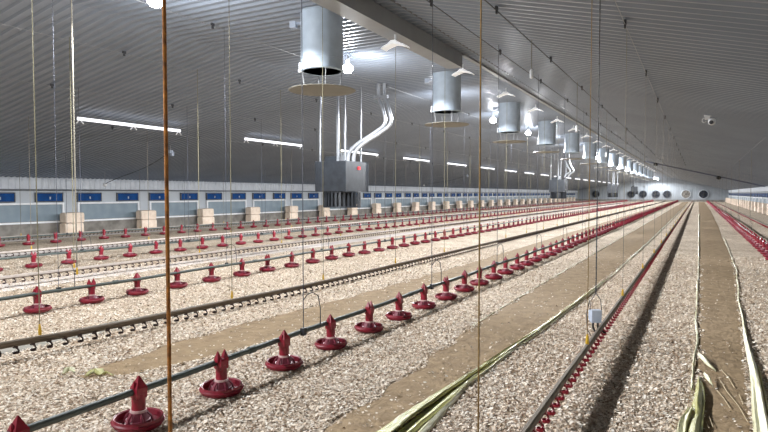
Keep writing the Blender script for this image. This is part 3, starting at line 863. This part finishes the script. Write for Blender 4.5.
cord_me = {}
CHIM = [CH0 + CHS * q for q in range(22)]
def cord(root, X, y, zlow, r, m, hook=None, loop=False):
    lean = None
    if root == ROOT['d2']:
        for c in CHIM:                       # keep clear of the ducts and their discs
            if abs(y - c) < .68:
                if c < 9: lean = (.42, -.60)
                else: y = c - .70 if y < c else c + .70
    top = zc(X) - .04 - zlow
    key = (round(top, 2), r, m.name)
    if key not in cord_me: cord_me[key] = MB().tube([(0, 0, 0), (0, 0, top * .5), (0, 0, top)], r, 6).mesh('hanging_cord', m, True)
    me_ = cord_me[key] if not lean else MB().tube([(0, 0, 0), (lean[0], lean[1], top)], r, 6).mesh('hanging_cord', m, True)
    t = bpy.data.objects.new('hanging_cord', me_); COL.objects.link(t); t.location = (X - root.location[0] + dxo('d2' if root == ROOT['d2'] else '', y), y, zlow); t.parent = root
    if hook:
        if 'hook' not in cord_me: cord_me['hook'] = MB().lathe([(.014, -.03), (.017, .0), (.011, .06), (.006, .08)], 8).mesh('hook', M['hook'], True)
        o = bpy.data.objects.new('hook', cord_me['hook']); COL.objects.link(o); o.parent = t
    if loop:
        if 'loop' not in cord_me:
            P = [(.0, 0, .30), (.02, .03, .35), (.04, .09, .37), (.06, .16, .33), (.065, .19, .2), (.065, .19, .02)]
            cord_me['loop'] = MB().tube(P, .005, 6).mesh('wire_loop', M['cable'], True)
            cord_me['clampx'] = MB().box((0, 0, .0), (.04, .05, .07)).mesh('pipe_hanger', M['galvdark'])
        for nm in ('loop', 'clampx'):
            o = bpy.data.objects.new('wire_loop' if nm == 'loop' else 'pipe_hanger', cord_me[nm]); COL.objects.link(o); o.parent = t
    return t
def row(key, X, ys, step, ymax, zf, r, m, hook=None, loop=False):
    ys = list(ys)
    while ys[-1] + step < ymax: ys.append(ys[-1] + step)
    for y in ys:
        if visible(X, y, zf(y) + 1.0, 4) or visible(X, y, zf(y), 4) or visible(X, y, zc(X) - .3, 4):
            cord(ROOT[key], X, y, zf(y), r, m, hook, loop)
row('d1', -.85, [8.2, 11.4, 14.5, 17.5], 2.95, 60, lambda y: .25, .003, M['cord'], True)
for _y, _r in ((2.45, .004), (5.40, .0035)): cord(ROOT['d1'], -.85, _y, .25, _r, M['tan'], True)
row('d2', -5.52, [3.31, 5.88, 7.93], 2.6, 60, lambda y: dz('d2', y) + .08,   .0046, M['yellowcord'], True)
row('d3', -10.10, [6.56, 9.61], 3.0, 60, lambda y: .24, .006, M['yellowcord'], True)
row('d4', -15.0, [8.6], 3.6, 70, lambda y: .18, .006, M['cord'], True)
row('d5', -20.3, [11.3], 4.8, 70, lambda y: .17, .006, M['cord'], True)
row('A', -3.30, [4.44, 7.48, 10.52, 13.57], 3.04, 70, lambda y: .275, .0045, M['steelcord'], None, True)
row('B', -7.70, [4.77, 7.99], 3.1, 70, lambda y: .275, .0032, M['steelcord'], None, True)
row('C', -12.50, [8.31, 11.5], 3.1, 70, lambda y: .275, .005, M['steelcord'], None, True)
row('D', -18.20, [11.6], 4.95, 70, lambda y: .275, .006, M['steelcord'], None, True)
row('E', 1.62, [17.0], 6.6, 70, lambda y: .275, .006, M['cord'], None, True)
# thick orange rope hanging in the left foreground
t = thing('orange_rope', (-2.45, 2.11, 0), 'thick orange-brown rope hanging in the left foreground', 'rope')
MB().tube([(0, 0, .0), (0, 0, 2), (0, 0, zc(-2.45) - .05)], .0105, 8).build('rope', M['orange'], t, True)
MB().lathe([(.010, .0), (.022, .01), (.024, .05), (.012, .08)], 8).build('knot', M['orange'], t, True)
for i, (y, zl) in enumerate([(9.6, 3.6), (13.7, 3.1), (18.6, 2.8), (24, 2.6)]):
    t = thing('tied_up_rope', (-2.45, y, zl), '%s short tied-up cord with white knot right of the ceiling beam' % nth(i + 1), 'rope', 'tied-up ropes')
    MB().tube([(0, 0, 0), (0, 0, zc(-2.45) - .05 - zl)], .006, 6).build('rope', M['cord'], t, True)
    MB().lathe([(.012, -.1), (.03, -.08), (.03, .03), (.012, .06)], 8).build('knot', M['white'], t, True)
_p, _q = onx(73.5, 100, -8.0), onx(72, 272, -8.0)
t = thing('tied_up_rope', (-8.0, _p[1], _q[2]), 'thicker pale yellow rope with yellow end left of the first tube light', 'rope')
MB().tube([(0, 0, 0), (0, 0, zc(-8.0) - .05 - _q[2])], .0095, 6).build('rope', M['cord'], t, True)
MB().lathe([(.010, -.05), (.014, -.03), (.012, .04), (.009, .06)], 8).build('rope_end', M['hook'], t, True)
# control box hung on a chain beside the nearest drinker line
CBX, CBY = -.905, 6.25
t = thing('regulator_box', (CBX, CBY, .24), 'grey regulator box hung on a dark chain beside the nearest drinker line', 'control box')
MB().box((0, 0, .09), (.10, .07, .13), .5).box((-.055, .03, .09), (.02, .06, .10), .5).build('box_body', M['greybox'], t)
ch = MB(); zt = zc(CBX) - .24
zz = .36
links = 0
m1 = MB().tube([(0, 0, .33), (0, 0, zt - .05)], .0055, 6)
while zz < zt - .1:
    m1.lathe([(.003, zz), (.0095, zz + .012), (.003, zz + .024)], 6); zz += .11
m1.build('chain', M['cable'], t)
MB().tube([(0, 0, .33), (-.045, -.01, .25), (-.055, -.01, .15)], .004, 5).tube([(0, 0, .33), (.045, .02, .26), (.055, .02, .15)], .004, 5).tube([(-.06, 0, .25), (-.09, .0, .1), (-.08, .0, -.06), (-.03, .0, -.14), (.04, 0, -.06)], .005, 6).build('wire_bridle', M['cable'], t)
for dx in (-.022, .022):
    MB().tube([(dx, 0, .03), (dx * 1.1, 0, -.03), (dx * 2.2 + .05, 0, -.08)], .011, 6).build('hose', M['black'], t, True)

# ------------------------------------------------------------------ camera on the right slope, sensors and cables
x, y = .22, 16.0; z = zc(x)
t = thing('surveillance_camera', (x, y, z - .03), 'small white surveillance camera with dark lens on the right ceiling slope', 'camera'); t.scale = (.78, .78, .78)
MB().box((-.06, 0, -.07), (.14, .12, .10)).box((.02, 0, .0), (.34, .10, .04)).build('mount', M['white'], t)
MB().lathe([(.03, -.30), (.085, -.27), (.105, -.20), (.10, -.13), (.07, -.10)], 16, (.07, 0, 0)).build('housing', M['white'], t, True)
MB().tube([(.055, -.08, -.22), (.045, -.115, -.225)], .062, 14).build('lens', M['black'], t, True)
MB().tube([(-.12, 0, -.06), (-.19, 0, -.10), (-.20, 0, -.18), (-.14, 0, -.22), (-.09, 0, -.17)], .008, 6).build('cable_loop', M['white'], t, True)
MB().tube([(.10, 0, .0), (.5, 0, -.02 - .25 * .4), (.85, 0, .0 - SR * .75)], .018, 6).build('cable_conduit', M['cable'], t, True)
def sensor(xb, yb, zb, xw, yw, zw, label, lab2):
    t = thing('sensor_cable', (xb, yb, zb), label, 'cable', 'sensor cables on the left slope')
    P = []
    for u in np.linspace(0, 1, 14):
        P.append(((xw - xb) * u, (yw - yb) * u, (zw - zb) * u - .25 * math.sin(PI * u) * (1 - u) + .10 * u * (1 - u)))
    MB().tube(P, .012, 6).build('wire', M['cable'], t, True)
    MB().box((0, 0, .0), (.14, .14, .10)).box((.05, .04, -.08), (.10, .10, .14)).build('junction_box', M['greybox'], t)
    MB().tube([(0, 0, .02), (0, 0, zc(xb) - zb - .03)], .02, 6).build('hanger', M['lightcable'], t)
    s = thing('wall_sensor', (xw, yw, zw), lab2, 'sensor', 'ball sensors before the left wall')
    MB().lathe([(.01, -.10), (.06, -.08), (.075, -.02), (.05, .03), (.015, .05)], 14).build('ball', M['white'], s, True)
    MB().tube([(0, 0, .04), (0, 0, zc(xw) - zw - .03)], .008, 6).build('wire', M['lightcable'], s)
p = onx(170, 141, -16.5); q = onx(105, 184, -21.0)
sensor(p[0], p[1], zc(p[0]) - .25, q[0], q[1], q[2], 'dark cable sweeping from a small ceiling box behind the orange rope to the left wall', 'white ball sensor hanging before the left wall, above first blue inlets')
p = onx(467, 168, -16.5); q = onx(424, 185, -21.0)
sensor(p[0], p[1], zc(p[0]) - .25, q[0], q[1], q[2], 'dark cable sweeping down the left slope above the distant pans', 'white ball sensor before the distant part of the left wall')
# blue-grey line across the right slope far off, with knobs
t = thing('cross_cable', (0, 58.0, 0), 'blue-grey cable crossing the right ceiling slope far away, with dark knobs', 'cable')
P = [(x, 0, zc(x) - .10) for x in np.linspace(-4.4, XR - .2, 12)]
MB().tube(P, .05, 6).build('wire', M['crosscable'], t, True)
kb = MB()
for x in (-3.4, 1.6): kb.lathe([(.02, -.2), (.18, -.12), (.2, 0), (.12, .1), (.02, .14)], 10, (x, 0, zc(x) - .16))
kb.build('knobs', M['black'], t, True)
def onceil(px, py, drop):
    a = (px - 384) / F; b = (216 - py) / F
    r = [FW[i] + a * RT[i] + b * UP[i] for i in range(3)]
    k = (FLAT - drop - H + SR * XC1) / (r[2] + SR * r[0]); return r[0] * k, r[1] * k, H + r[2] * k
t = thing('slanting_cord', (0, 0, 0), 'thin pale cord slanting across the right ceiling slope at the right picture edge', 'cord')
a, b = onceil(766, 137, .06), onceil(723, 174, .12)
MB().tube([a, tuple((a[i] + b[i]) / 2 for i in range(3)), b], .0032, 6).build('line', M['lightcable'], t)
# ------------------------------------------------------------------ world and view
w = bpy.data.worlds.new('world'); S.world = w; w.use_nodes = True
w.node_tree.nodes['Background'].inputs['Color'].default_value = (.5, .52, .55, 1); w.node_tree.nodes['Background'].inputs['Strength'].default_value = .05
S.view_settings.view_transform = 'Standard'; S.view_settings.look = 'None'; S.view_settings.gamma = 1
S.view_settings.use_curve_mapping = False
S.view_settings.exposure = 0.0
S.cycles.use_denoising = True
S.cycles.max_bounces = 8; S.cycles.diffuse_bounces = 5; S.cycles.glossy_bounces = 3
S.cycles.sample_clamp_indirect = 4.0
S.cycles.caustics_reflective = False
